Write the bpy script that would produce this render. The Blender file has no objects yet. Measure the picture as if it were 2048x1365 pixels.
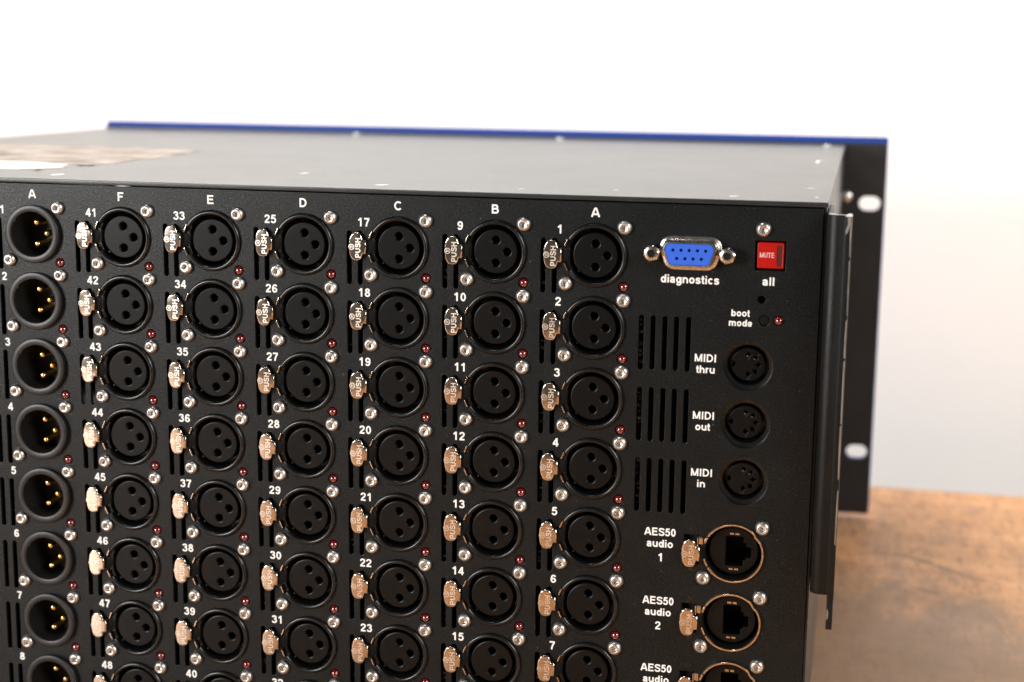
import bpy, bmesh, math, random
from mathutils import Vector, Matrix
S = bpy.context.scene
COL = S.collection
random.seed(7)
MM = 0.001
PI = math.pi
# ------------------------------------------------------------------ camera
CAMLOC = (88.766, -527.077, 66.319)
RIGHT = Vector((0.97538, 0.22023, 0.011525))
DOWN = Vector((0.05033, -0.171416, -0.983912))
FWD = Vector((-0.214712, 0.960268, -0.17828))
cd = bpy.data.cameras.new('camera'); cam = bpy.data.objects.new('camera', cd); COL.objects.link(cam)
M = Matrix((RIGHT, -DOWN, -FWD)).transposed().to_4x4()
M.translation = Vector(CAMLOC) * MM
cam.matrix_world = M
cd.sensor_width = 36; cd.lens = 36 * 3103.5 / 2048
cd.clip_start = 0.02; cd.clip_end = 30
cd.dof.use_dof = True
cd.dof.focus_distance = FWD.dot(Vector((-62, 0, -40)) - Vector(CAMLOC)) * MM
cd.dof.aperture_fstop = 9.0
cd.dof.aperture_blades = 9
S.camera = cam
# ------------------------------------------------------------------ world, lamps, exposure
W = bpy.data.worlds.new('World'); S.world = W; W.use_nodes = True
bg = W.node_tree.nodes['Background']
bg.inputs[0].default_value = (1.0, 0.98, 0.95, 1); bg.inputs[1].default_value = 0.07

def softbox_or_fill(name, loc, target, size, watts, color):
    l = bpy.data.lights.new(name, 'AREA'); l.shape = 'DISK'; l.size = size * MM
    l.energy = watts; l.color = color
    o = bpy.data.objects.new(name, l); COL.objects.link(o)
    o.location = Vector(loc) * MM
    o.rotation_euler = (Vector(target) - Vector(loc)).to_track_quat('-Z', 'Y').to_euler()
    return o
softbox_or_fill('lamp_or_fill', (-960, -1040, 215), (-60, 0, -60), 500, 19, (1.0, 0.985, 0.965))
softbox_or_fill('lamp_or_fill', (1150, -800, 520), (0, 60, -60), 500, 15, (1.0, 0.985, 0.965))
softbox_or_fill('lamp_or_fill', (-560, 140, 1230), (300, 1500, 900), 800, 57, (1.0, 0.99, 0.965))
softbox_or_fill('lamp_or_fill', (950, 250, 380), (250, 600, -120), 320, 3.5, (1.0, 0.94, 0.86))  # added fill with no known source, brightens the lower right wall and table
S.view_settings.view_transform = 'Standard'; S.view_settings.look = 'None'
S.view_settings.exposure = 0; S.view_settings.gamma = 1
S.cycles.max_bounces = 8

# ------------------------------------------------------------------ materials
def mat(name, base, rough=.5, metal=0., spec=.5, coat=0., trans=0., ior=1.5):
    m = bpy.data.materials.new(name); m.use_nodes = True
    b = m.node_tree.nodes['Principled BSDF']
    b.inputs['Base Color'].default_value = (*base, 1); b.inputs['Roughness'].default_value = rough
    b.inputs['Metallic'].default_value = metal; b.inputs['Specular IOR Level'].default_value = spec
    b.inputs['Coat Weight'].default_value = coat; b.inputs['Transmission Weight'].default_value = trans
    b.inputs['IOR'].default_value = ior
    return m
def nd(m, t, **kw):
    n = m.node_tree.nodes.new(t)
    for k, v in kw.items(): setattr(n, k, v)
    return n
def lk(m, a, b): m.node_tree.links.new(a, b)
def bsdf(m): return m.node_tree.nodes['Principled BSDF']
def coords(m, scale=(1, 1, 1)):
    g = nd(m, 'ShaderNodeNewGeometry'); mp = nd(m, 'ShaderNodeMapping')
    mp.inputs['Scale'].default_value = scale
    lk(m, g.outputs['Position'], mp.inputs['Vector']); return mp.outputs['Vector']
def noise(m, vec, scale, detail=3, rough=.55):
    n = nd(m, 'ShaderNodeTexNoise'); n.inputs['Scale'].default_value = scale
    n.inputs['Detail'].default_value = detail; n.inputs['Roughness'].default_value = rough
    lk(m, vec, n.inputs['Vector']); return n.outputs['Fac']
def ramp(m, fac, stops):
    r = nd(m, 'ShaderNodeValToRGB'); e = r.color_ramp.elements
    while len(e) < len(stops): e.new(.5)
    for i, (p, c) in enumerate(stops):
        e[i].position = p; e[i].color = (*c, 1) if len(c) == 3 else c
    lk(m, fac, r.inputs[0]); return r.outputs['Color']
def mix(m, fac, a, b, mode='MIX'):
    n = nd(m, 'ShaderNodeMix', data_type='RGBA', blend_type=mode)
    for s, v in (('Factor', fac), ('A', a), ('B', b)):
        k = {'Factor': 0, 'A': 6, 'B': 7}[s]
        if isinstance(v, (int, float)): n.inputs[k].default_value = v
        elif isinstance(v, tuple): n.inputs[k].default_value = (*v, 1)
        else: lk(m, v, n.inputs[k])
    return n.outputs[2]
def bump(m, h, strength, dist):
    n = nd(m, 'ShaderNodeBump'); n.inputs['Strength'].default_value = strength
    n.inputs['Distance'].default_value = dist
    lk(m, h, n.inputs['Height']); lk(m, n.outputs[0], bsdf(m).inputs['Normal'])

# textured black powder coat (panel, lid, bracket)
def powder(name, base, rough, worn=0., spec=.5):
    m = mat(name, base, rough, spec=spec)
    v = coords(m)
    n1 = noise(m, v, 2100, 2, .6)
    n2 = noise(m, v, 60, 4, .6)
    c = ramp(m, n2, [(.3, tuple(x * .85 for x in base)), (.7, tuple(x * 1.2 for x in base))])
    if name != 'bracket_paint':
        sp = ramp(m, noise(m, v, 900, 1, .5), [(.745, (0, 0, 0)), (.77, (1, 1, 1))])
        c = mix(m, sp, c, (.09, .09, .085))
    lk(m, ramp(m, noise(m, v, 24, 5, .65), [(.3, (rough * (.96 if worn else .88),) * 3), (.7, (rough * (1.05 if worn else 1.15),) * 3)]), bsdf(m).inputs['Roughness'])
    if worn:
        w = ramp(m, noise(m, v, 130, 5, .7), [(.71, (0, 0, 0)), (.73, (1, 1, 1))])
        c = mix(m, w, c, (.42, .38, .34))
    lk(m, c, bsdf(m).inputs['Base Color'])
    bump(m, n1, .8, .00012)
    return m
PANEL = powder('panel_powder_coat', (.0050, .0066, .0071), .34, spec=.30)
lk(PANEL, ramp(PANEL, noise(PANEL, coords(PANEL), 1500, 2, .6), [(.36, (.20,) * 3), (.52, (.28,) * 3), (.66, (.44,) * 3)]), bsdf(PANEL).inputs['Specular IOR Level'])
LIDM = powder('lid_powder_coat', (.024, .026, .028), .30, .1)
BRK = powder('bracket_paint', (.004, .0045, .0045), .42, 0, .3)
EAR = powder('ear_powder_coat', (.0135, .014, .0142), .45)
bsdf(LIDM).inputs['Specular Tint'].default_value = (.95, .985, .99, 1)
PLASTIC = mat('black_plastic', (.0045, .0045, .0045), .3)
pv = coords(PLASTIC)
bump(PLASTIC, noise(PLASTIC, pv, 2500, 2), .25, .00006)
lk(PLASTIC, ramp(PLASTIC, noise(PLASTIC, pv, 120, 3), [(.35, (.24,) * 3), (.7, (.34,) * 3)]), bsdf(PLASTIC).inputs['Roughness'])
INSERT = mat('connector_insert_plastic', (.0030, .0032, .0032), .33, spec=.23)
SHELL = mat('male_shell_plastic', (.010, .010, .010), .42)
bump(INSERT, noise(INSERT, coords(INSERT), 2200, 2), .3, .00006)
DARK = mat('dark_cavity_plastic', (.003, .003, .003), .6, spec=.25)
def metal(name, col, rough, scr):
    m = mat(name, col, rough, 1.)
    v = coords(m)
    lk(m, ramp(m, noise(m, v, 260, 3, .6), [(.3, (rough * .8,) * 3), (.75, (rough * 1.35,) * 3)]), bsdf(m).inputs['Roughness'])
    if scr: bump(m, noise(m, v, 700, 3), scr, .00006)
    return m
NICKEL = metal('nickel_plate', (.60, .51, .42), .155, 0.)
EMBOSS = metal('letter_highlight_nickel', (.80, .73, .65), .42, 0.)  # tab letters lightened in colour to stand in for highlights on their edges
STEEL = metal('stainless_screw_steel', (.67, .65, .62), .34, .03)
TIN = metal('tinned_steel', (.62, .57, .50), .25, .35)
GOLD = metal('gold_contact', (1.0, .66, .22), .22, .1)
BARE = metal('bare_worn_metal', (.66, .63, .60), .45, .3)
WORN = metal('worn_bracket_edge', (.38, .37, .355), .5, .2)
DULL = metal('dull_lid_screw_steel', (.42, .42, .41), .45, .1)
GREYM = mat('circuit_board_parts', (.25, .26, .24), .35)
LED = mat('red_led_lens', (.14, .0006, .0006), .03, spec=.7, coat=1.0)
bsdf(LED).inputs['Coat IOR'].default_value = 1.9
bsdf(LED).inputs['Subsurface Weight'].default_value = .1
bsdf(LED).inputs['Subsurface Radius'].default_value = (.0015, .0001, .0001)
RED = mat('red_button_plastic', (.42, .006, .003), .3)
WINDOW = mat('smoked_red_window', (.085, .022, .02), .3)
BLUE = mat('blue_connector_plastic', (.028, .125, .68), .42)
FASCIA = mat('blue_anodised_fascia', (.010, .047, .27), .6, spec=.25)
PRINT = mat('white_silkscreen_ink', (.86, .86, .83), .55)
MUTEINK = mat('pale_button_ink', (.80, .60, .58), .5)
RUBBER = mat('rubber', (.015, .015, .015), .8)
PAPER = mat('torn_label_paper', (.62, .56, .52), 1., spec=0.)
pvv = coords(PAPER)
lk(PAPER, ramp(PAPER, noise(PAPER, pvv, 55, 5, .7), [(.33, (.185, .155, .135)), (.5, (.29, .25, .222)), (.66, (.42, .375, .345))]), bsdf(PAPER).inputs['Base Color'])
WPAPER = mat('white_label_paper', (.52, .50, .475), 1., spec=0.)
# wall
WALL = mat('white_wall_paint', (.86, .84, .80), .85, spec=.2)
wv = coords(WALL)
lk(WALL, ramp(WALL, noise(WALL, wv, 3.2, 3, .6), [(.3, (.855, .83, .795)), (.7, (.88, .855, .825))]), bsdf(WALL).inputs['Base Color'])
bump(WALL, noise(WALL, wv, 160, 4), .15, .001)
# wood
ZTAB_ = -199.06
WOOD = mat('worn_oak_table', (.5, .28, .15), .42)
v = coords(WOOD, (1.2, 16, 16)); v2 = coords(WOOD)
g1 = noise(WOOD, v, 5, 6, .62)
g2 = noise(WOOD, coords(WOOD, (4, 110, 110)), 4, 3, .6)
blot = noise(WOOD, coords(WOOD, (1, 1.0, 1)), 16, 5, .68)
patch = noise(WOOD, coords(WOOD, (1, .38, 1)), 62, 5, .68)
fine = noise(WOOD, coords(WOOD, (1, .22, 1)), 300, 5, .72)
c = ramp(WOOD, g1, [(.25, (.46, .215, .088)), (.5, (.60, .295, .125)), (.75, (.68, .355, .16))])
c = mix(WOOD, ramp(WOOD, g2, [(.35, (.5,) * 3), (.6, (0, 0, 0))]), c, (.36, .17, .075))
c = mix(WOOD, ramp(WOOD, blot, [(.44, (0, 0, 0)), (.62, (.32,) * 3)]), c, (.46, .28, .15))
c = mix(WOOD, ramp(WOOD, patch, [(.47, (0, 0, 0)), (.66, (.6,) * 3)]), c, (.27, .145, .075))
c = mix(WOOD, ramp(WOOD, fine, [(.50, (0, 0, 0)), (.64, (.75,) * 3)]), c, (.24, .12, .058))
# darker brown patch beside the rack unit, edge broken up by noise
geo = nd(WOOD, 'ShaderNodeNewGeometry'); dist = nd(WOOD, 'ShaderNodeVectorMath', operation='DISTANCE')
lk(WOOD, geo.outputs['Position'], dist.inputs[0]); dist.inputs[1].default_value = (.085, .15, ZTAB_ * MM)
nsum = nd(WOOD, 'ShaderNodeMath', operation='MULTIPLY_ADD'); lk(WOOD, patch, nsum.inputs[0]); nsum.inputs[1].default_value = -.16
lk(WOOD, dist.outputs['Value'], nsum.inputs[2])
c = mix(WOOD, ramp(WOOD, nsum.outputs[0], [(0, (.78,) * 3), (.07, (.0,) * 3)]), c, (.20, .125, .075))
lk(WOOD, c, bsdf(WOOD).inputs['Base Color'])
lk(WOOD, ramp(WOOD, blot, [(.3, (.38,) * 3), (.7, (.6,) * 3)]), bsdf(WOOD).inputs['Roughness'])
bump(WOOD, g2, .12, .0006)

# ------------------------------------------------------------------ mesh helpers (millimetres)
class MB:
    def __init__(s): s.v = []; s.f = []
    def add(s, vs, fs):
        o = len(s.v); s.v += [tuple(p) for p in vs]; s.f += [tuple(i + o for i in f) for f in fs]
    def box(s, x0, x1, y0, y1, z0, z1):
        s.add([(x, y, z) for x in (x0, x1) for y in (y0, y1) for z in (z0, z1)],
              [(0, 1, 3, 2), (4, 6, 7, 5), (0, 4, 5, 1), (2, 3, 7, 6), (0, 2, 6, 4), (1, 5, 7, 3)])
        return s
    def loft(s, rings, closed=True, cap0=False, cap1=False):
        n = len(rings[0]); vs = [p for r in rings for p in r]; fs = []
        for i in range(len(rings) - 1):
            for k in range(n if closed else n - 1):
                a = i * n + k; b = i * n + (k + 1) % n
                fs.append((a, b, b + n, a + n))
        if cap0: fs.append(tuple(range(n))[::-1])
        if cap1: fs.append(tuple(range((len(rings) - 1) * n, len(rings) * n)))
        s.add(vs, fs); return s
    def lathe(s, prof, n=40, cx=0, cz=0, a0=None, a1=None, caps=False, rf=None):
        full = a0 is None
        if full: an = [2 * PI * k / n for k in range(n)]
        else: an = [math.radians(a0 + (a1 - a0) * k / n) for k in range(n + 1)]
        rf = rf or (lambda a: 0)
        # ring per profile point
        rings = [[(cx + (r + (rf(a) if r > .01 else 0)) * math.cos(a), y, cz + (r + (rf(a) if r > .01 else 0)) * math.sin(a)) for a in an] for r, y in prof]
        s.loft(rings, closed=full)
        if caps:
            for k in (0, -1):
                vs = [r[k] for r in rings]; f = tuple(range(len(vs)))
                s.add(vs, [f if k == 0 else f[::-1]])
        return s
    def tube(s, p, q, r, n=8):
        p = Vector(p); q = Vector(q); d = (q - p).normalized(); u = d.orthogonal().normalized(); w = d.cross(u)
        ring = lambda c: [tuple(c + u * r * math.cos(2 * PI * k / n) + w * r * math.sin(2 * PI * k / n)) for k in range(n)]
        return s.loft([ring(p), ring(q)], cap0=True, cap1=True)
    def merge(s, me):
        s.add([(a.co.x / MM, a.co.y / MM, a.co.z / MM) for a in me.vertices], [tuple(p.vertices) for p in me.polygons]); return s
    def mesh(s, name, bev=0, angle=32, recalc=True, seg=2):
        bm = bmesh.new()
        vs = [bm.verts.new((x * MM, y * MM, z * MM)) for x, y, z in s.v]
        for f in s.f:
            if len(set(f)) > 2:
                try: bm.faces.new([vs[i] for i in f])
                except ValueError: pass
        bmesh.ops.remove_doubles(bm, verts=bm.verts, dist=2e-7)
        if recalc: bmesh.ops.recalc_face_normals(bm, faces=bm.faces)
        if bev:
            ed = [e for e in bm.edges if len(e.link_faces) == 2 and e.calc_face_angle(0) > .5]
            bmesh.ops.bevel(bm, geom=ed, offset=bev * MM, segments=seg, affect='EDGES', profile=.6, clamp_overlap=True)
        me = bpy.data.meshes.new(name); bm.to_mesh(me); bm.free()
        smooth(me, angle); return me
def smooth(me, angle=32):
    for p in me.polygons: p.use_smooth = True
    me.set_sharp_from_angle(angle=math.radians(angle))

def plate(name, outlines, yf, yb, bev=0., res=1, angle=32):
    """flat sheet with holes: outlines in (x, z) mm, front face at y=yf, back at y=yb"""
    cu = bpy.data.curves.new(name, 'CURVE'); cu.dimensions = '2D'; cu.fill_mode = 'BOTH'
    for ol in outlines:
        sp = cu.splines.new('POLY'); sp.points.add(len(ol) - 1)
        for p, (x, z) in zip(sp.points, ol): p.co = (x, z, 0, 1)
        sp.use_cyclic_u = True
    cu.extrude = max((yb - yf) / 2 - bev, 1e-4)
    if bev: cu.bevel_depth = bev; cu.bevel_resolution = res; cu.offset = -bev
    o = bpy.data.objects.new('tmp', cu); COL.objects.link(o)
    dg = bpy.context.evaluated_depsgraph_get(); dg.update()
    me = bpy.data.meshes.new_from_object(o.evaluated_get(dg))
    bpy.data.objects.remove(o); bpy.data.curves.remove(cu)
    ym = (yf + yb) / 2
    for vt in me.vertices:
        x, y, z = vt.co; vt.co = (x * MM, (ym - z) * MM, y * MM)
    me.name = name; me.materials.clear(); smooth(me, angle); return me
def circ(cx, cz, r, n=32): return [(cx + r * math.cos(2 * PI * k / n), cz + r * math.sin(2 * PI * k / n)) for k in range(n)]
def rect(x0, x1, z0, z1): return [(x0, z0), (x1, z0), (x1, z1), (x0, z1)]
def rrect(x0, x1, z0, z1, r, n=5):
    out = []
    for cx, cz, a in ((x1 - r, z1 - r, 0), (x0 + r, z1 - r, 90), (x0 + r, z0 + r, 180), (x1 - r, z0 + r, 270)):
        out += [(cx + r * math.cos(math.radians(a + 90 * k / n)), cz + r * math.sin(math.radians(a + 90 * k / n))) for k in range(n + 1)]
    return out
def vslot(x, z0, z1, w): return rrect(x - w / 2, x + w / 2, z0, z1, w / 2 - .01, 5)

# ------------------------------------------------------------------ lettering: stroke font, cap height 1
def arc(cx, cy, rx, ry, a0, a1, n=12):
    return [(cx + rx * math.cos(math.radians(a0 + (a1 - a0) * k / n)), cy + ry * math.sin(math.radians(a0 + (a1 - a0) * k / n))) for k in range(n + 1)]
def spline(p, n=4):
    q = [p[0]] + list(p) + [p[-1]]; out = []
    for i in range(1, len(q) - 2):
        for k in range(n):
            t = k / n; r = []
            for d in (0, 1):
                a, b, c, e = q[i - 1][d], q[i][d], q[i + 1][d], q[i + 2][d]
                r.append(.5 * (2 * b + (c - a) * t + (2 * a - 5 * b + 4 * c - e) * t * t + (3 * b - a - 3 * c + e) * t ** 3))
            out.append(tuple(r))
    return out + [p[-1]]
def ring(cx, cy, rx, ry, n=20): return arc(cx, cy, rx, ry, 0, 360 - 360 / n, n - 1) + ['c']
SP = [(.78, .73), (.70, .86), (.47, .905), (.25, .865), (.18, .73), (.26, .60), (.47, .53), (.71, .44), (.79, .28), (.69, .135), (.47, .095), (.24, .14), (.14, .29)]
G = {
 '0': (.777, [ring(.385, .5, .225, .405)]),
 '1': (.777, [[(.44, 0), (.44, 1)], [(.41, .93), (.32, .80), (.14, .70)]]),
 '2': (.777, [spline([(.15, .68), (.20, .84), (.37, .905), (.56, .85), (.61, .70), (.53, .53), (.33, .34), (.15, .12)]), [(.08, .095), (.68, .095)]]),
 '3': (.777, [spline([(.15, .74), (.22, .86), (.38, .905), (.56, .84), (.58, .69), (.50, .57), (.33, .535)]), spline([(.36, .535), (.56, .47), (.63, .30), (.54, .13), (.37, .095), (.20, .13), (.13, .27)])]),
 '4': (.777, [[(.52, 0), (.52, 1)], [(.49, .93), (.13, .34)], [(.05, .29), (.72, .29)]]),
 '5': (.777, [[(.21, .905), (.65, .905)], [(.25, .95), (.18, .47)], spline([(.15, .50), (.26, .60), (.41, .62), (.57, .53), (.62, .34), (.55, .16), (.38, .095), (.21, .14), (.13, .27)])]),
 '6': (.777, [ring(.39, .315, .225, .22), spline([(.165, .34), (.17, .57), (.24, .80), (.40, .905), (.55, .86), (.615, .74)])]),
 '7': (.777, [[(.07, .905), (.69, .905)], spline([(.64, .86), (.48, .60), (.37, .30), (.32, 0)])]),
 '8': (.777, [ring(.385, .735, .19, .17), ring(.385, .30, .235, .205)]),
 '9': (.777, [ring(.385, .685, .225, .22), spline([(.61, .66), (.605, .43), (.535, .20), (.375, .095), (.225, .14), (.16, .26)])]),
 'A': (1.0, [[(.10, 0), (.43, .93)], [(.57, .93), (.90, 0)], [(.41, .91), (.59, .91)], [(.24, .30), (.76, .30)]]),
 'B': (1.0, [[(.19, 0), (.19, 1)], [(.2, .905), (.52, .905)] + arc(.52, .715, .19, .19, 80, -80, 8) + [(.2, .525)], [(.5, .525)] + arc(.56, .31, .22, .215, 80, -80, 8) + [(.2, .095)]]),
 'C': (1.0, [arc(.52, .5, .37, .405, 42, 318, 20)]),
 'D': (1.0, [[(.19, 0), (.19, 1)], [(.2, .905), (.45, .905)] + arc(.45, .5, .37, .405, 80, -80, 12) + [(.45, .095), (.2, .095)]]),
 'E': (.93, [[(.19, 0), (.19, 1)], [(.2, .905), (.83, .905)], [(.2, .52), (.78, .52)], [(.2, .095), (.85, .095)]]),
 'F': (.853, [[(.19, 0), (.19, 1)], [(.2, .905), (.80, .905)], [(.2, .50), (.70, .50)]]),
 'H': (1.0, [[(.19, 0), (.19, 1)], [(.81, 0), (.81, 1)], [(.2, .53), (.8, .53)]]),
 'I': (.388, [[(.195, 0), (.195, 1)]]),
 'M': (1.163, [[(.19, 0), (.19, 1)], [(.975, 0), (.975, 1)], [(.22, .93), (.56, .06)], [(.95, .93), (.61, .06)]]),
 'P': (.93, [[(.19, 0), (.19, 1)], [(.2, .905), (.54, .905)] + arc(.54, .67, .22, .235, 80, -80, 8) + [(.54, .435), (.2, .435)]]),
 'S': (.93, [spline(SP)]),
 'T': (.853, [[(.43, 0), (.43, 1)], [(.04, .905), (.82, .905)]]),
 'U': (1.0, [[(.19, 1), (.19, .38)] + arc(.5, .38, .31, .285, 180, 360, 12) + [(.81, 1)]]),
 'a': (.777, [[(.57, .45), (.57, .12), (.62, 0)], spline([(.12, .50), (.20, .61), (.36, .645), (.52, .60), (.57, .45)]), spline([(.57, .42), (.34, .375), (.17, .30), (.15, .17), (.26, .085), (.42, .11), (.55, .23)])]),
 'b': (.853, [[(.17, 0), (.17, 1)], ring(.45, .363, .225, .28)]),
 'c': (.777, [arc(.40, .363, .245, .28, 45, 315, 14)]),
 'd': (.853, [[(.68, 0), (.68, 1)], ring(.40, .363, .225, .28)]),
 'e': (.777, [spline([(.18, .36), (.61, .36), (.60, .48), (.52, .60), (.39, .64), (.24, .58), (.15, .42), (.16, .26), (.25, .12), (.40, .085), (.53, .12), (.61, .21)], 3)]),
 'g': (.853, [spline([(.68, .72), (.68, .3), (.68, -.02), (.60, -.16), (.42, -.20), (.26, -.165), (.18, -.06)], 4), ring(.40, .363, .225, .28)]),
 'h': (.853, [[(.17, 0), (.17, 1)], [(.17, .40)] + arc(.425, .40, .25, .24, 170, 10, 10) + [(.675, 0)]]),
 'i': (.388, [[(.19, 0), (.19, .725)], [(.19, .85), (.19, 1)]]),
 'l': (.388, [[(.19, 0), (.19, 1)]]),
 'm': (1.24, [[(.17, 0), (.17, .725)], [(.17, .42)] + arc(.395, .42, .22, .22, 170, 10, 8) + [(.615, 0)], [(.615, .42)] + arc(.84, .42, .22, .22, 170, 10, 8) + [(1.06, 0)]]),
 'n': (.853, [[(.17, 0), (.17, .725)], [(.17, .40)] + arc(.425, .40, .25, .24, 170, 10, 10) + [(.675, 0)]]),
 'o': (.853, [ring(.425, .363, .265, .28)]),
 'r': (.543, [[(.17, 0), (.17, .725)], [(.17, .40)] + arc(.40, .42, .22, .21, 170, 75, 6)]),
 's': (.777, [spline([(a * .72 + .04, b * .70 + .01) for a, b in SP])]),
 't': (.465, [spline([(.22, .95), (.22, .5), (.22, .2), (.28, .095), (.43, .08)], 3), [(.03, .64), (.43, .64)]]),
 'u': (.853, [[(.68, 0), (.68, .725)], [(.175, .725), (.175, .32)] + arc(.425, .32, .25, .235, 190, 350, 10) + [(.68, .33)]]),
}
def text_strokes(s, h, width=None):
    """centred strokes of a word: [(points, closed)], baseline-to-cap centred on 0"""
    x = 0; out = []
    for ch in s:
        adv, st = G[ch]
        for k in st:
            cl = k[-1] == 'c'
            out.append(([(x + a, b) for a, b in (k[:-1] if cl else k)], cl))
        x += adv
    xs = [a for p, _ in out for a, _ in p]; x0, x1 = min(xs) - .095, max(xs) + .095
    sx = width / (x1 - x0) if width else h
    return [([((a - (x0 + x1) / 2) * sx, (b - .5) * h) for a, b in p], cl) for p, cl in out]
def ribbon(mb, pts, cl, t, y, ridge=0, fx=lambda x, z: (x, z)):
    n = len(pts); L = []; Rr = []
    for i in range(n):
        p = Vector(pts[i]); a = Vector(pts[i - 1]) if (i or cl) else None; b = Vector(pts[(i + 1) % n]) if (i < n - 1 or cl) else None
        d0 = (p - a).normalized() if a is not None else None; d1 = (b - p).normalized() if b is not None else None
        d0 = d0 or d1; d1 = d1 or d0
        n0 = Vector((-d0.y, d0.x)); n1 = Vector((-d1.y, d1.x)); m = n0 + n1
        m = m.normalized() if m.length > 1e-6 else n0
        k = min(1 / max(m.dot(n0), .3), 1.6) * t / 2
        L.append(p + m * k); Rr.append(p - m * k)
    P = lambda q, yy: (lambda u: (u[0], yy, u[1]))(fx(q[0], q[1]))
    rows = [[P(q, y) for q in L]]
    if ridge: rows.append([P(q, y - ridge) for q in pts])
    rows.append([P(q, y) for q in Rr])
    k = len(rows); vs = [rows[j][i] for i in range(n) for j in range(k)]; fs = []
    for i in range(n if cl else n - 1):
        a = i * k; b = ((i + 1) % n) * k
        for j in range(k - 1): fs.append((a + j, a + j + 1, b + j + 1, b + j))
    mb.add(vs, fs)
_tc = {}
def text_mesh(s, h, width=None, stroke=.19):
    key = (s, h, width)
    if key not in _tc:
        mb = MB()
        for i, (p, cl) in enumerate(text_strokes(s, h, width)): ribbon(mb, p, cl, stroke * h, -.030 - .004 * (i % 9))
        me = mb.mesh('print_' + s, recalc=False)
        for p in me.polygons:
            if p.normal.y > 0: p.flip()
        _tc[key] = me
    return _tc[key]

# ------------------------------------------------------------------ object helpers
POS = {}
def empty(name, loc, label=None, cat=None):
    o = bpy.data.objects.new(name, None); o.empty_display_size = .02; COL.objects.link(o)
    o.location = Vector(loc) * MM; POS[o.name] = Vector(loc)
    if label: o['label'] = label; o['category'] = cat
    return o
def put(name, me, m, parent=None, loc=(0, 0, 0), label=None):
    if m and not me.materials: me.materials.append(m)
    o = bpy.data.objects.new(name, me); COL.objects.link(o)
    w = Vector(loc); POS[o.name] = w
    if parent is not None: o.parent = parent; o.location = (w - POS[parent.name]) * MM
    else: o.location = w * MM
    if label: o['label'] = label
    return o

# ------------------------------------------------------------------ layout constants (mm; origin = socket 1 of column A, on the panel face)
PX, PZ = 35.49, 25.35
ROWS = 8
cols = [('A', 0), ('B', 1), ('C', 2), ('D', 3), ('E', 4), ('F', 5)]
def colx(c): return -c * PX - (.58 if c == 6 else 0)
XL, XR = -379.0, 78.0            # chassis sides
ZL = 20.9                        # lid top
D = 383.1                        # front panel depth
ZF = 25.44; ZB = ZF - 221.5      # fascia top and bottom
ZTAB = ZB - 3.0                  # table top

# ------------------------------------------------------------------ setting
mb = MB().box(-3200, 3200, 600, 640, -900, 2300)
o = put('wall', mb.mesh('wall'), WALL); o['kind'] = 'structure'
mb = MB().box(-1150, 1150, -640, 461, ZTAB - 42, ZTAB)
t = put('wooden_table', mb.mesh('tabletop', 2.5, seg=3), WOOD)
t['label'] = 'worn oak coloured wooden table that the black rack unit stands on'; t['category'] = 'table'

SCUFF = mat('dark_scuff', (.27, .165, .10), .6)
def scuff(path, w, seed):
    rr = random.Random(seed); pts = spline(path, 6); a = []; b = []
    for i, p in enumerate(pts):
        q = Vector(pts[min(i + 1, len(pts) - 1)]) - Vector(pts[max(i - 1, 0)]); n = Vector((-q.y, q.x)).normalized()
        k = w * rr.uniform(.35, 1) * (.25 + math.sin(PI * (i + .5) / len(pts)))
        a.append(tuple(Vector(p) + n * k * .5)); b.append(tuple(Vector(p) - n * k * .5))
    ol = a + b[::-1]
    m = MB(); m.add([(x, y, ZTAB + .05) for x, y in a] + [(x, y, ZTAB + .05) for x, y in b], [(i, i + 1, len(a) + i + 1, len(a) + i) for i in range(len(a) - 1)])
    put('scuff_mark', m.mesh('scuff'), SCUFF, t)
scuff([(96, 315), (110, 319), (121, 318), (134, 309), (146, 297), (161, 286), (172, 280)], 5.0, 1)
scuff([(124, 266), (131, 262), (139, 258)], 4.5, 2)
scuff([(152, 281), (149, 262), (139, 246)], .9, 3)
scuff([(158, 255), (163, 225), (168, 190), (166, 150)], .7, 4)

# ------------------------------------------------------------------ rack unit
rack = empty('rack_unit', (-150, 190, ZTAB), 'large black rack mount audio splitter seen from its connector side, standing on the wooden table', 'rack unit')
# chassis sheets
lid = put('lid', MB().box(XL - .3, XR + .4, -1.5, D - .1, ZL - 1.7, ZL).mesh('lid', .45, seg=3), LIDM, rack)
put('side_panel', MB().box(XR - .9, XR, 1.6, D - .1, ZB + 2, ZL - 1.75).mesh('side', .2), LIDM, rack)
put('side_panel', MB().box(XL, XL + .9, 1.6, D - .1, ZB + 2, ZL - 1.75).mesh('side', .2), LIDM, rack)
put('bottom_panel', MB().box(XL + 1, XR - 1, 1.6, D - .1, ZB + 2, ZB + 3).mesh('bottom'), LIDM, rack)
foot = MB()
foot.loft([[(r * math.cos(2 * PI * k / 20), r * math.sin(2 * PI * k / 20), z) for k in range(20)] for r, z in ((9, 5.0), (9, 1), (8, 0))], cap0=True, cap1=True)
fm = foot.mesh('foot')
for x in (XL + 40, XR - 40):
    for y in (30, 340): put('rubber_foot', fm, RUBBER, rack, (x, y, ZTAB))
# front: black backing plate with slotted ears, blue fascia behind it
ears = [rrect(cx - 6.0, cx + 6.0, z - 4.2, z + 4.2, 4.15, 8) for cx in (93.7, -371.4) for z in (ZF - 37.7, ZB + 37.7)]
put('backing_plate', plate('backing_plate', [rrect(-379.7, 101.9, ZB + .4, ZF - 3.3, .6)] + ears, D, D + 1.9, .15), EAR, rack)
put('front_fascia', plate('front_fascia', [rrect(-380.1, 102.45, ZB, ZF, .8)] + ears, D + 1.95, D + 5.4, .2), FASCIA, rack)

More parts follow.
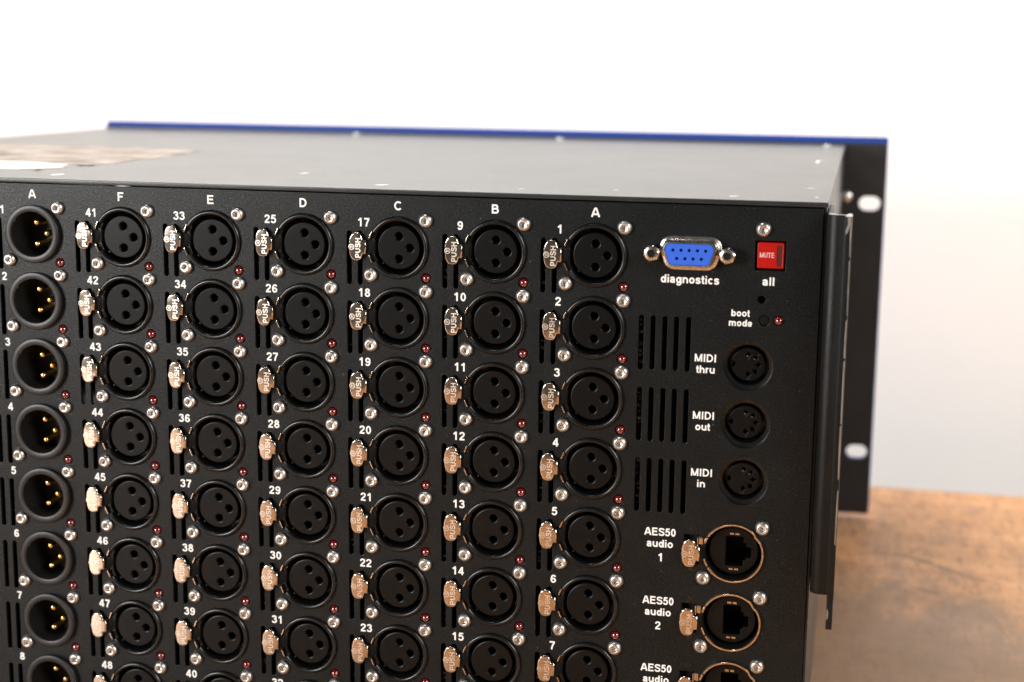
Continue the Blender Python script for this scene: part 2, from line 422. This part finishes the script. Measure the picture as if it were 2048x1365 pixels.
# ---- rear panel sheet with every cut-out
holes = []
for r in range(ROWS):
    z = -r * PZ
    for c in range(7):
        x = colx(c)
        holes.append(circ(x, z, 11.15 if c < 6 else 10.8, 48))
        holes.append(circ(x + 10.3, z - 10.6, 1.85, 18))
        if c < 6 or True:
            holes.append(vslot(x - 18.3, z - 13.8, z + 5.6, 1.8))
            holes.append(vslot(x - 14.25, z - 13.8, z + 5.6, 1.8))
VX = [16.75, 20.85, 24.95, 28.95, 33.1]
for z0, z1 in ((-39.2, -20.0), (-64.7, -45.4), (-90.3, -70.8)):
    for x in VX: holes.append(vslot(x, z0, z1, 1.8))
DIN = [(53.75, -36.1), (53.65, -56.5), (53.6, -76.9)]
for x, z in DIN: holes.append(circ(x, z, 8.55, 48))
RJ = [(51.25, -102.95 - 25.42 * k) for k in range(3)]
for x, z in RJ:
    holes.append(circ(x, z, 9.9, 48))
    holes.append(rect(x - 17.4, x - 11.9, z - 5.2, z + 5.5))
holes.append(rrect(54.75, 65.15, -2.85, 7.3, .3))
holes.append(circ(57.5, -12.9, 1.4, 20))
holes.append(circ(58.7, -20.0, 1.9, 24))
holes.append(circ(63.65, -19.9, 1.75, 20))
panel = put('rear_panel', plate('rear_panel', [rect(XL + .2, 76.9, ZB + 2, ZL - 2.2)] + holes, 0, 1.5, .12, 1), PANEL, rack)

# ---- printing on the panel
def print_at(s, x, z, h, width=None, kind='printed_label', lab=None, stroke=.19):
    put(kind, text_mesh(s, h, width, stroke), PRINT, panel, (x, 0, z), lab)
for name, c in cols + [('A', 6)]:
    print_at(name, colx(c) - .1, 15.0, 3.25, None, 'printed_letter', 'white printed letter ' + name)
for c in range(6):
    for r in range(ROWS):
        print_at(str(c * 8 + r + 1), colx(c) - 12.75, 8.75 - r * PZ, 3.1, None, 'printed_number', 'white printed number %d' % (c * 8 + r + 1))
for r in range(ROWS):
    print_at(str(r + 1), colx(6) - 13.1, 8.8 - r * PZ, 3.1, None, 'printed_number', 'white printed number %d' % (r + 1))
for s, x, z, h, w in (('diagnostics', 33.05, -6.9, 2.85, 19.9), ('all', 59.6, -6.5, 2.85, 4.0), ('boot', 50.8, -17.75, 2.35, 6.4),
                      ('mode', 50.8, -21.15, 2.35, 7.8)):
    print_at(s, x, z, h, w, 'printed_label', 'white printed word ' + s, .2)
for k, s in enumerate(('thru', 'out', 'in')):
    z = (-34.0, -54.3, -74.7)[k]
    print_at('MIDI', 39.25, z, 2.75, 7.3, 'printed_label', 'white printed word MIDI')
    print_at(s, 39.25, z - 4.0, 2.65, (6.6, 5.3, 2.7)[k], 'printed_label', 'white printed word ' + s, .2)
for k in range(3):
    z = -97.35 - 25.42 * k
    print_at('AES50', 25.35, z, 2.9, 11.1, 'printed_label', 'white printed word AES50')
    print_at('audio', 25.4, z - 4.25, 2.8, 9.3, 'printed_label', 'white printed word audio', .2)
    print_at(str(k + 1), 25.55, z - 9.35, 3.0, None, 'printed_number', 'white printed number %d' % (k + 1))

# ---- shared pieces
def screw_mesh(seed):
    """pan head with a six-lobed recess"""
    rnd = random.Random(seed); ph = rnd.random() * PI / 3; n = 36
    rg = []
    def rr(r, y, lobe=0): return [((r + lobe * math.cos(6 * (2 * PI * k / n + ph))) * math.cos(2 * PI * k / n), y, (r + lobe * math.cos(6 * (2 * PI * k / n + ph))) * math.sin(2 * PI * k / n)) for k in range(n)]
    for r, y in ((2.55, 0), (2.58, -.45), (2.50, -.85), (2.30, -1.25), (2.0, -1.58), (1.7, -1.78), (1.52, -1.84)): rg.append(rr(r, y))
    rg.append(rr(1.34, -1.82)); rg.append(rr(1.08, -1.74, .13)); rg.append(rr(.98, -1.0, .14)); rg.append(rr(.9, -.3, .14)); rg.append(rr(.25, -.1))
    m = MB().loft(rg, cap1=True)
    return m.mesh('screw', angle=50)
SCREWS = [screw_mesh(k) for k in range(4)]
for k in SCREWS: k.materials.append(STEEL)
nscrew = [0]
def screw(parent, x, z, y=0):
    nscrew[0] += 1
    o = put('screw', SCREWS[nscrew[0] * 7 % 4], STEEL, parent, (x, y, z))
    o.rotation_euler = (math.radians(random.uniform(-1.5, 1.5)), random.uniform(0, 6.28), math.radians(random.uniform(-1.5, 1.5)))
    return o
ledm = MB().lathe([(1.6, 3), (1.6, .35)] + [(1.6 * math.cos(a), 0.35 - 1.6 * math.sin(a)) for a in (.26, .52, .78, 1.05, 1.3)] + [(0, -1.25)], 24).mesh('led', angle=60)

# push tab: rounded lever plate with neck and embossed PUSH
def tab_outline():
    out = []
    for k in range(72):
        a = 2 * PI * k / 72; ca, sa = math.cos(a), math.sin(a)
        e = 2.6
        x = math.copysign(abs(ca) ** (2 / e), ca); z = math.copysign(abs(sa) ** (2 / e), sa)
        x = x * (2.45 if x > 0 else 2.95)
        out.append((-15.0 + x, .1 + 5.1 * z))
    # neck inserted on the right-hand side
    left = [p for p in out if not (p[0] > -13.4 and abs(p[1]) < 2.5)]
    left.sort(key=lambda p: math.atan2(p[1] - .1, p[0] + 15.2) % (2 * PI))
    return left + [(-12.5, -2.5), (-11.5, -2.5), (-11.5, 2.5), (-12.5, 2.5)]
def inset(pts, d):
    out = []; n = len(pts)
    for i in range(n):
        a = Vector(pts[i - 1]); p = Vector(pts[i]); b = Vector(pts[(i + 1) % n])
        e0 = (p - a).normalized(); e1 = (b - p).normalized()
        n0 = Vector((-e0.y, e0.x)); n1 = Vector((-e1.y, e1.x)); m = (n0 + n1).normalized()
        out.append(tuple(p + m * d / max(m.dot(n0), .5)))
    return out
to = tab_outline()
tab = MB().loft([[(x, y, z) for x, z in inset(to, d)] for d, y in ((.3, -.9), (0, -1.0), (0, -1.55), (.06, -1.8), (.2, -2.0), (.38, -2.11), (.5, -2.14), (.56, -2.145))], cap0=True, cap1=True)
n_plain = len(tab.f)
def rot(x, z): return (-14.35 - z, -.35 + x)
for i, (p, cl) in enumerate(text_strokes('PUSH', 2.0, 7.0)): ribbon(tab, p, cl, .40, -2.150 - .003 * i, .02, rot)
for p, cl in ((arc(-16.75, -.05, .95, .95, 0, 345, 16), True), ([(-17.1, -.5), (-17.0, .4), (-16.5, -.45), (-16.4, .4)], False)):
    ribbon(tab, p, cl, .26, -2.152, .02)
n_emb = len(tab.f)
tab.box(-12.3, -11.6, -1.4, 2.0, -2.2, 2.2)
TAB = tab.mesh('push_tab', recalc=False, angle=75)
TAB.materials.append(NICKEL); TAB.materials.append(EMBOSS)
for k, p in enumerate(TAB.polygons):
    if n_plain <= k < n_emb:
        p.material_index = 1
        if p.normal.y > 0: p.flip()

# female socket
ringprof = [(11.35, -.02), (11.25, -.45), (10.95, -1.0), (10.55, -1.25), (10.1, -1.25), (9.75, -1.0), (9.5, -.5), (9.42, .5), (9.4, 1.0), (11.0, 1.0)]
fs = MB().lathe(ringprof + [ringprof[0]], 52, a0=-148, a1=148, caps=True)
fs.lathe([(9.42, .9), (9.3, 12), (0, 12)], 48)
fs.lathe([(11.1, 1.0), (9.42, 1.0)], 10, a0=148, a1=212)
fs.box(-5.95, -5.35, .3, 3, -5.95, -5.35)
FS = fs.mesh('socket_shell', angle=40); FS.materials.append(PLASTIC)
FI = plate('insert', [circ(0, 0, 7.95, 48)] + [circ(4.05 * math.cos(a), 4.05 * math.sin(a), 1.4, 20) for a in (PI / 2, 0, -PI / 2)], .7, 11.5, .45, 2, 50)
FI.materials.append(INSERT)
cl_ = MB()
for a0, a1 in ((150, 164), (196, 210)):
    cl_.lathe([(11.15, .3), (11.15, -.9), (10.75, -.9), (10.75, .3), (11.15, .3)], 6, a0=a0, a1=a1, caps=True)
CLIP = cl_.mesh('spring_clip', .05); CLIP.materials.append(NICKEL)
TON = MB().loft([[(-11.6, -.5, -2.4), (-11.6, -.5, 2.4), (-11.6, 1.5, 2.4), (-11.6, 1.5, -2.4)], [(-10.6, -.4, -2.4), (-10.6, -.4, 2.4), (-10.6, 2, 2.4), (-10.6, 2, -2.4)], [(-8.3, 2.6, -2.2), (-8.3, 2.6, 2.2), (-8.3, 4, 2.2), (-8.3, 4, -2.2)]], cap0=True, cap1=True).mesh('latch_tongue', .2)
TON.materials.append(DARK)
# male socket
ms = MB().lathe([(10.95, .3), (10.95, -1.5), (10.85, -1.75), (10.6, -1.9), (8.75, -1.9), (8.5, -1.75), (8.4, -1.4), (8.35, 12), (0, 12)], 56)
MS = ms.mesh('male_socket_shell', angle=40); MS.materials.append(SHELL)
KEY = MB().box(-.55, .55, -1.96, -1.0, -.6, .7).mesh('key_slot_shade', .1); KEY.materials.append(DARK)  # dark block on the rim, painted shade in place of a cut notch
PIN = MB().lathe([(1.2, 12), (1.2, 2.7), (1.1, 2.15), (.8, 1.75), (.4, 1.6), (0, 1.57)], 20).mesh('pin', angle=60); PIN.materials.append(GOLD)

for c in range(7):
    for r in range(ROWS):
        x, z = colx(c), -r * PZ
        if c < 6:
            s = put('female_socket', FS, PLASTIC, rack, (x, 0, z))
            put('contact_insert', FI, INSERT, s, (x, 0, z))
            o = put('push_tab', TAB, NICKEL, s, (x, random.uniform(-.12, .08), z + random.uniform(-.12, .12)))
            o.rotation_euler = (math.radians(random.uniform(-1.1, 1.1)), 0, math.radians(random.uniform(-.9, .9)))
            put('spring_clip', CLIP, NICKEL, s, (x, 0, z))
            put('latch_tongue', TON, DARK, s, (x, 0, z))
        else:
            s = put('male_socket', MS, SHELL, rack, (x, 0, z))
            for a in (90, 0, -90): put('pin', PIN, GOLD, s, (x + 4.05 * math.cos(math.radians(a)), 0, z + 4.05 * math.sin(math.radians(a))))
            put('key_slot_shade', KEY, DARK, s, (x + 8.55 * math.cos(math.radians(143)), 0, z + 8.55 * math.sin(math.radians(143))))
        screw(s, x + 10.23, z + 10.05); screw(s, x - 10.23, z - 10.05)
        put('indicator_led', ledm, LED, rack, (x + 10.3, random.uniform(-.1, .15), z - 10.6))

# ---- diagnostics nine-pin connector
def dshape(off, y, cx=33.1, cz=2.2):
    wt, wb, h, rc = 16.6 / 2, 13.4 / 2, 6.9 / 2, 1.7
    pts = []
    corners = [((wt - rc * 1.05), h - rc, -12, 90), (-(wt - rc * 1.05), h - rc, 90, 192), (-(wb - rc * .8), -h + rc, 192, 270), (wb - rc * .8, -h + rc, 270, 348)]
    for px, pz, a0, a1 in corners:
        for k in range(7):
            a = math.radians(a0 + (a1 - a0) * k / 6)
            pts.append((cx + px + (rc + off) * math.cos(a), y, cz + pz + (rc + off) * math.sin(a)))
    return pts
ds = MB().loft([dshape(*q) for q in ((2.5, -.02), (2.45, -.55), (2.2, -.8), (1.6, -.85), (1.1, -1.2), (.9, -1.9), (.8, -5.4), (.65, -5.85), (.35, -5.9), (.2, -5.6), (.15, -4))])
dsub = put('diagnostics_connector', ds.mesh('dsub_shell', angle=45), TIN, rack)
ol = [(p[0], p[2]) for p in dshape(.12, 0)]
dh = [circ(33.1 - 5.54 + 2.77 * k, 2.2 + 1.42, .56, 14) for k in range(5)] + [circ(33.1 - 4.155 + 2.77 * k, 2.2 - 1.42, .56, 14) for k in range(4)]
put('blue_insert', plate('blue_insert', [ol] + dh, -5.55, 0, .08), BLUE, dsub)
put('insert_backing', MB().box(26, 40, .2, .6, -1, 5.4).mesh('back'), DARK, dsub)
hexm = MB()
hx = lambda r, y, n=6: [(r * math.cos(2 * PI * k / 24), y, r * math.sin(2 * PI * k / 24)) for k in range(24)]
def hexr(r, y):
    out = []
    for k in range(24):
        a = 2 * PI * k / 24 + .3; q = (a - .3) % (PI / 3) - PI / 6
        out.append((r / math.cos(q) * math.cos(a), y, r / math.cos(q) * math.sin(a)))
    return out
hexm.loft([hexr(2.5, 0), hexr(2.5, -4.3)] + [hx(2.45, -4.7), hx(1.75, -5.0), hx(1.35, -5.0), hx(1.2, -4.8), hx(1.2, -1), hx(0.01, -1)])
HEX = hexm.mesh('hex_standoff', angle=35); HEX.materials.append(TIN)
HOLE_SHADE = MB().loft([hx(1.21, -4.45), hx(.01, -4.4)]).mesh('hole_shade_disc'); HOLE_SHADE.materials.append(DARK)  # dark disc plugging the bore, stands in for the shade inside it
for x in (20.15, 45.85):
    put('hex_standoff', HEX, TIN, dsub, (x, 0, 2.05)); put('hole_shade_disc', HOLE_SHADE, DARK, dsub, (x, 0, 2.05))

# ---- mute button, boot button, lone hole
screw(rack, 57.4, 11.15)
mute = put('mute_button', plate('mute_button', [rrect(55.45, 64.55, -2.25, 6.6, .3), rrect(62.1, 63.75, -1.4, 5.7, .1)], .9, 5, .3, 3), RED, rack)
put('button_window', MB().box(62.05, 63.8, 1.25, 4, -1.45, 5.75).mesh('window'), WINDOW, mute)
tm = MB()
for i, (p, cl) in enumerate(text_strokes('MUTE', 1.75, 5.0)): ribbon(tm, p, cl, .2, .88 - .004 * i)
tme = tm.mesh('print_MUTE', recalc=False)
for p in tme.polygons:
    if p.normal.y > 0: p.flip()
put('printed_label', tme, MUTEINK, mute, (58.85, 0, 2.3), 'pale printed word MUTE')
put('boot_button', MB().lathe([(1.7, 4), (1.7, .9), (1.55, .7), (0, .65)], 24).mesh('boot'), PLASTIC, rack, (58.7, 0, -20.0))
put('indicator_led', ledm, LED, rack, (63.65, -.1, -19.9))

# ---- five-pin round sockets
def spike(cx, cz, a):
    out = []
    for k in range(16):
        q = 2 * PI * k / 16; r = 1.5 if k % 8 == 0 else (.7 if k % 8 in (1, 7) else .78)
        out.append((cx + r * math.cos(q + a), cz + r * math.sin(q + a)))
    return out
DI = plate('din_insert', [circ(0, 0, 5.75, 40)] + [spike(3.4 * math.cos(a), 3.4 * math.sin(a), a) for a in [math.radians(q) for q in (90, 45, 0, -45, -90)]] + [rect(-5.5, -4.4, -.85, .85)], 3.2, 9, .12)
DI.materials.append(INSERT)
DSM = MB().lathe([(8.75, 1.6), (8.3, 1.75), (7.25, 1.8), (7.1, 2.0), (7.0, 9), (0, 9)], 48).mesh('din_shell', angle=40); DSM.materials.append(PLASTIC)
DC = MB().box(-.25, .25, 4.2, 4.8, -.12, .12).mesh('contact'); DC.materials.append(STEEL)
for x, z in DIN:
    s = put('round_midi_socket', DSM, PLASTIC, rack, (x, 0, z))
    put('contact_insert', DI, INSERT, s, (x, 0, z))
    for a in (90, 45): put('contact', DC, STEEL, s, (x + 3.4 * math.cos(math.radians(a)) - .35, -.9, z + 3.4 * math.sin(math.radians(a)) - .45))

# ---- network sockets
def dip(a):
    q = (math.degrees(a) + 180) % 360 - 180
    return -.45 * math.exp(-((q - 37) / 7) ** 2)
NR = MB().lathe([(10.75, .0), (10.75, -1.1), (10.6, -1.3), (10.05, -1.3), (9.9, -1.1), (9.9, .8), (10.75, 0)], 64, a0=-146, a1=148, caps=True, rf=dip)
NR.lathe([(10.75, .0), (10.75, -1.0), (10.6, -1.2), (10.05, -1.2), (9.9, -1.0), (9.9, .8), (10.75, 0)], 6, a0=150.5, a1=163, caps=True)
NR.lathe([(10.75, .0), (10.75, -1.0), (10.6, -1.2), (10.05, -1.2), (9.9, -1.0), (9.9, .8), (10.75, 0)], 8, a0=195, a1=211, caps=True)
NRM = NR.mesh('trim_ring', angle=40); NRM.materials.append(NICKEL)
NS = MB().lathe([(9.9, -.5), (9.85, 14), (0, 14)], 48); NSM = NS.mesh('net_shell'); NSM.materials.append(DARK)
port = [(-2.8, 5.3), (-2.8, -5.5), (3.4, -5.5), (3.4, -3.2), (4.4, -3.2), (4.4, -2.4), (6.1, -2.4), (6.1, 1.6), (4.4, 1.6), (4.4, 3.0), (3.4, 3.0), (3.4, 5.3)]
NI = plate('port_insert', [circ(0, 0, 8.55, 48), port], 2.4, 12, .15); NI.materials.append(INSERT)
NC = MB().box(-1.45, -.05, 2.05, 2.6, -.42, .42).box(.45, 1.85, 2.05, 2.6, -.42, .42).mesh('gold_contact', .08); NC.materials.append(NICKEL)
NB = MB().lathe([(1.25, .0), (1.2, -.12), (1.0, -.14), (.95, -.05), (.5, -.05), (.4, -.1), (0, -.1)], 20).mesh('moulded_disc'); NB.materials.append(PLASTIC)
NA = MB().box(-12.6, -12.2, -.9, 1, 1.6, 5.2).box(-12.0, -10.6, -.5, 1, 2.3, 5.2).mesh('latch_arm', .1); NA.materials.append(NICKEL)
NW = MB().box(-17.9, -11.4, 3, 4, -6, 6).mesh('slot_back'); NW.materials.append(DARK)
for x, z in RJ:
    s = put('network_socket', NSM, DARK, rack, (x, 0, z))
    put('trim_ring', NRM, NICKEL, s, (x, 0, z)); put('port_insert', NI, INSERT, s, (x, 0, z))
    put('contact', NC, NICKEL, s, (x, 0, z + 6.35)); put('contact', NC, NICKEL, s, (x, 0, z - 6.6))
    put('push_tab', TAB, NICKEL, s, (x, -.1, z - 1.0)); put('latch_arm', NA, NICKEL, s, (x, 0, z)); put('slot_back', NW, DARK, s, (x, 0, z))
    for q in ((-14.5, 7.7), (-14.1, -6.95)): put('moulded_disc', NB, PLASTIC, s, (x + q[0], -.01, z + q[1]))
    screw(s, x + 9.95, z + 9.85); screw(s, x - 10.2, z - 9.85)

# ---- glimpses of the circuit inside the first slots
ci = MB()
def bits(x, z0, z1, n):
    for k in range(n):
        z = random.uniform(z0, z1); w = random.uniform(.3, .9)
        ci.box(x - w, x + random.uniform(-.1, .5), 2.6 + random.uniform(0, 3), 7, z, z + random.uniform(.2, .8))
for z0, z1 in ((-38, -22), (-63, -47), (-89, -72)): bits(16.4, z0, z1, 11)
for c in range(6):
    for r in range(ROWS): bits(colx(c) - 18.6, -r * PZ - 13, -r * PZ - 6, 3)
o = put('circuit_components', ci.mesh('components'), GREYM, rack); o['kind'] = 'stuff'

# ---- bent cable-guard bracket on the right-hand side
prof = [(78.25, 30), (78.25, -3.5)] + [(81.75 - 3.5 * math.cos(a), -3.5 - 3.5 * math.sin(a)) for a in [math.radians(q) for q in (15, 30, 45, 60, 75)]] + [(81.75, -7.0), (84.2, -7.0), (84.2, -12.5), (86.5, -12.5), (86.5, -1.5), (84.9, -1.5), (84.9, -5.4), (81.9, -5.4)] + [(81.75 - 1.9 * math.cos(a), -3.5 - 1.9 * math.sin(a)) for a in [math.radians(q) for q in (75, 50, 25)]] + [(79.85, -3.5), (79.85, 30)]
bk = MB().loft([[(x, y, z) for x, y in prof] for z in (-113.2, 17.4)], cap0=True, cap1=True)
brm = bk.mesh('bracket', .25)
br = put('rear_bracket', brm, BRK, rack)
put('bracket_tongue', MB().box(84.25, 86.4, -12.3, -1.6, -123.6, -113.25).mesh('tongue', .3), BRK, br)
# worn bare-metal edges of the bracket: irregular chips lying on its top and outer corner
wm = MB(); rz = random.Random(3)
def chip(pts, n):  # thin slab from polygon in 3D with normal offset
    n = Vector(n) * .06; a = [Vector(p) for p in pts]
    wm.loft([[tuple(p) for p in a], [tuple(p + n) for p in a]], cap0=True, cap1=True)
chip([(78.4, -3, 17.41), (79.7, -3, 17.41), (81.9, -5.5, 17.41), (84.9, -5.5, 17.41), (84.9, -1.7, 17.41), (86.3, -1.7, 17.41), (86.35, -12.3, 17.41), (84.4, -12.3, 17.41), (84.3, -6.8, 17.41), (81.7, -6.9, 17.41), (79.3, -5.5, 17.41)], (0, 0, 1))
chip([(84.5, -12.51, 11.5), (85.2, -12.51, 12.4), (85.9, -12.51, 15.2), (86.3, -12.51, 17.2), (84.9, -12.51, 17.25), (85.1, -12.51, 15.1), (84.4, -12.51, 12.8)], (0, -1, 0))
z = 17.0
while z > -85:
    L = rz.uniform(9, 24); w0 = rz.uniform(.3, .6); w1 = rz.uniform(.2, .5)
    chip([(86.3, -12.51, z), (86.3 - w0, -12.51, z - .6), (86.3 - (w0 + w1) * .6, -12.51, z - L * .5), (86.3 - w1, -12.51, z - L), (86.3, -12.51, z - L - .3)], (0, -1, 0))
    z -= L + rz.uniform(.2, 5 if z < -30 else 1.5)
chip([(84.4, -12.31, -120.2), (84.9, -12.31, -119.6), (85.0, -12.31, -117.5), (84.6, -12.31, -116), (84.4, -12.31, -117)], (0, -1, 0))
put('worn_edge', wm.mesh('worn'), WORN, br)['kind'] = 'stuff'

# ---- lid details: screws, paint chips, torn label
LS = MB().loft([[(r * math.cos(2 * PI * k / 20), r * math.sin(2 * PI * k / 20), z) for k in range(20)] for r, z in ((2.5, 0), (2.4, .35), (1.8, .65), (1.0, .75))], cap1=True).mesh('lid_screw', angle=60)
LS.materials.append(DULL)
for x, y in ((-209.7, 372), (-84.7, 372), (69.2, 362), (69.3, 215)): put('lid_screw', LS, DULL, lid, (x, y, ZL))
put('side_screw', MB().lathe([(3.6, 0), (3.4, -1.2), (2.4, -2.0), (0, -2.2)], 20).mesh('sscrew', angle=60), STEEL, rack, (80.3, D - .01, -8.5)) if True else None
cm = MB(); rc = random.Random(5)
def lidchip(x, y, lx, ly, n=9):
    pts = [(x + lx * rc.uniform(.6, 1) * math.cos(2 * PI * k / n), y + ly * rc.uniform(.5, 1) * math.sin(2 * PI * k / n)) for k in range(n)]
    cm.loft([[(a, b, ZL - .05) for a, b in pts], [(a, b, ZL + .05) for a, b in pts]], cap1=True)
for q in ((-81.9, 15, 2.6, 4.5), (45.8, 13, 2.4, 4), (70.3, 55, 2.8, 2), (70.5, 58, 1, 5), (-213, 18, 3.0, 5), (74, 18, 1, 3), (-128, 60, 2, 6), (3, 24, 1, 3), (-30, 16, 1.1, 3)): lidchip(*q)
for k in range(22):
    y = 10 + 200 * rc.random() ** 2
    lidchip(rc.uniform(-160, 74), y, rc.uniform(.15, .5), rc.uniform(.4, 1.6), 6)
put('paint_chips', cm.mesh('chips'), WORN, lid)['kind'] = 'stuff'
# torn label: ragged outline on the left of the lid
def ragged(pts, amp, seed, step=5):
    rr = random.Random(seed); out = []
    for i in range(len(pts)):
        a = Vector(pts[i]); b = Vector(pts[(i + 1) % len(pts)]); n = max(1, int((b - a).length / step))
        for k in range(n):
            p = a.lerp(b, k / n); out.append((p.x + rr.uniform(-amp, amp), p.y + rr.uniform(-amp, amp)))
    return out
def sheet(pts, z0, z1):
    return MB().loft([[(a, b, z0) for a, b in pts], [(a, b, z1) for a, b in pts]], cap1=True)
lab = put('torn_label', sheet(ragged([(-352, 190), (-300, 196), (-262, 188), (-226, 182), (-222, 150), (-223, 105), (-225, 72), (-260, 66), (-352, 72)], 2.2, 2), ZL, ZL + .12).mesh('label'), PAPER, lid)
put('label_scrap', sheet(ragged([(-350, 84), (-262, 80), (-236, 70), (-228, 50), (-240, 36), (-262, 30), (-350, 26)], 1.2, 4), ZL, ZL + .22).mesh('scrap'), WPAPER, lab)
dk = MB()
for x0, x1, y in ((-229.5, -226.3, 63), (-225.4, -222.6, 63.5), (-232, -230, 33)): dk.add([(x0, y, ZL + .25), (x1, y, ZL + .25), (x1, y + 5, ZL + .25), (x0, y + 5, ZL + .25)], [(0, 1, 2, 3)])
put('label_print', dk.mesh('dark_print'), DARK, lab)
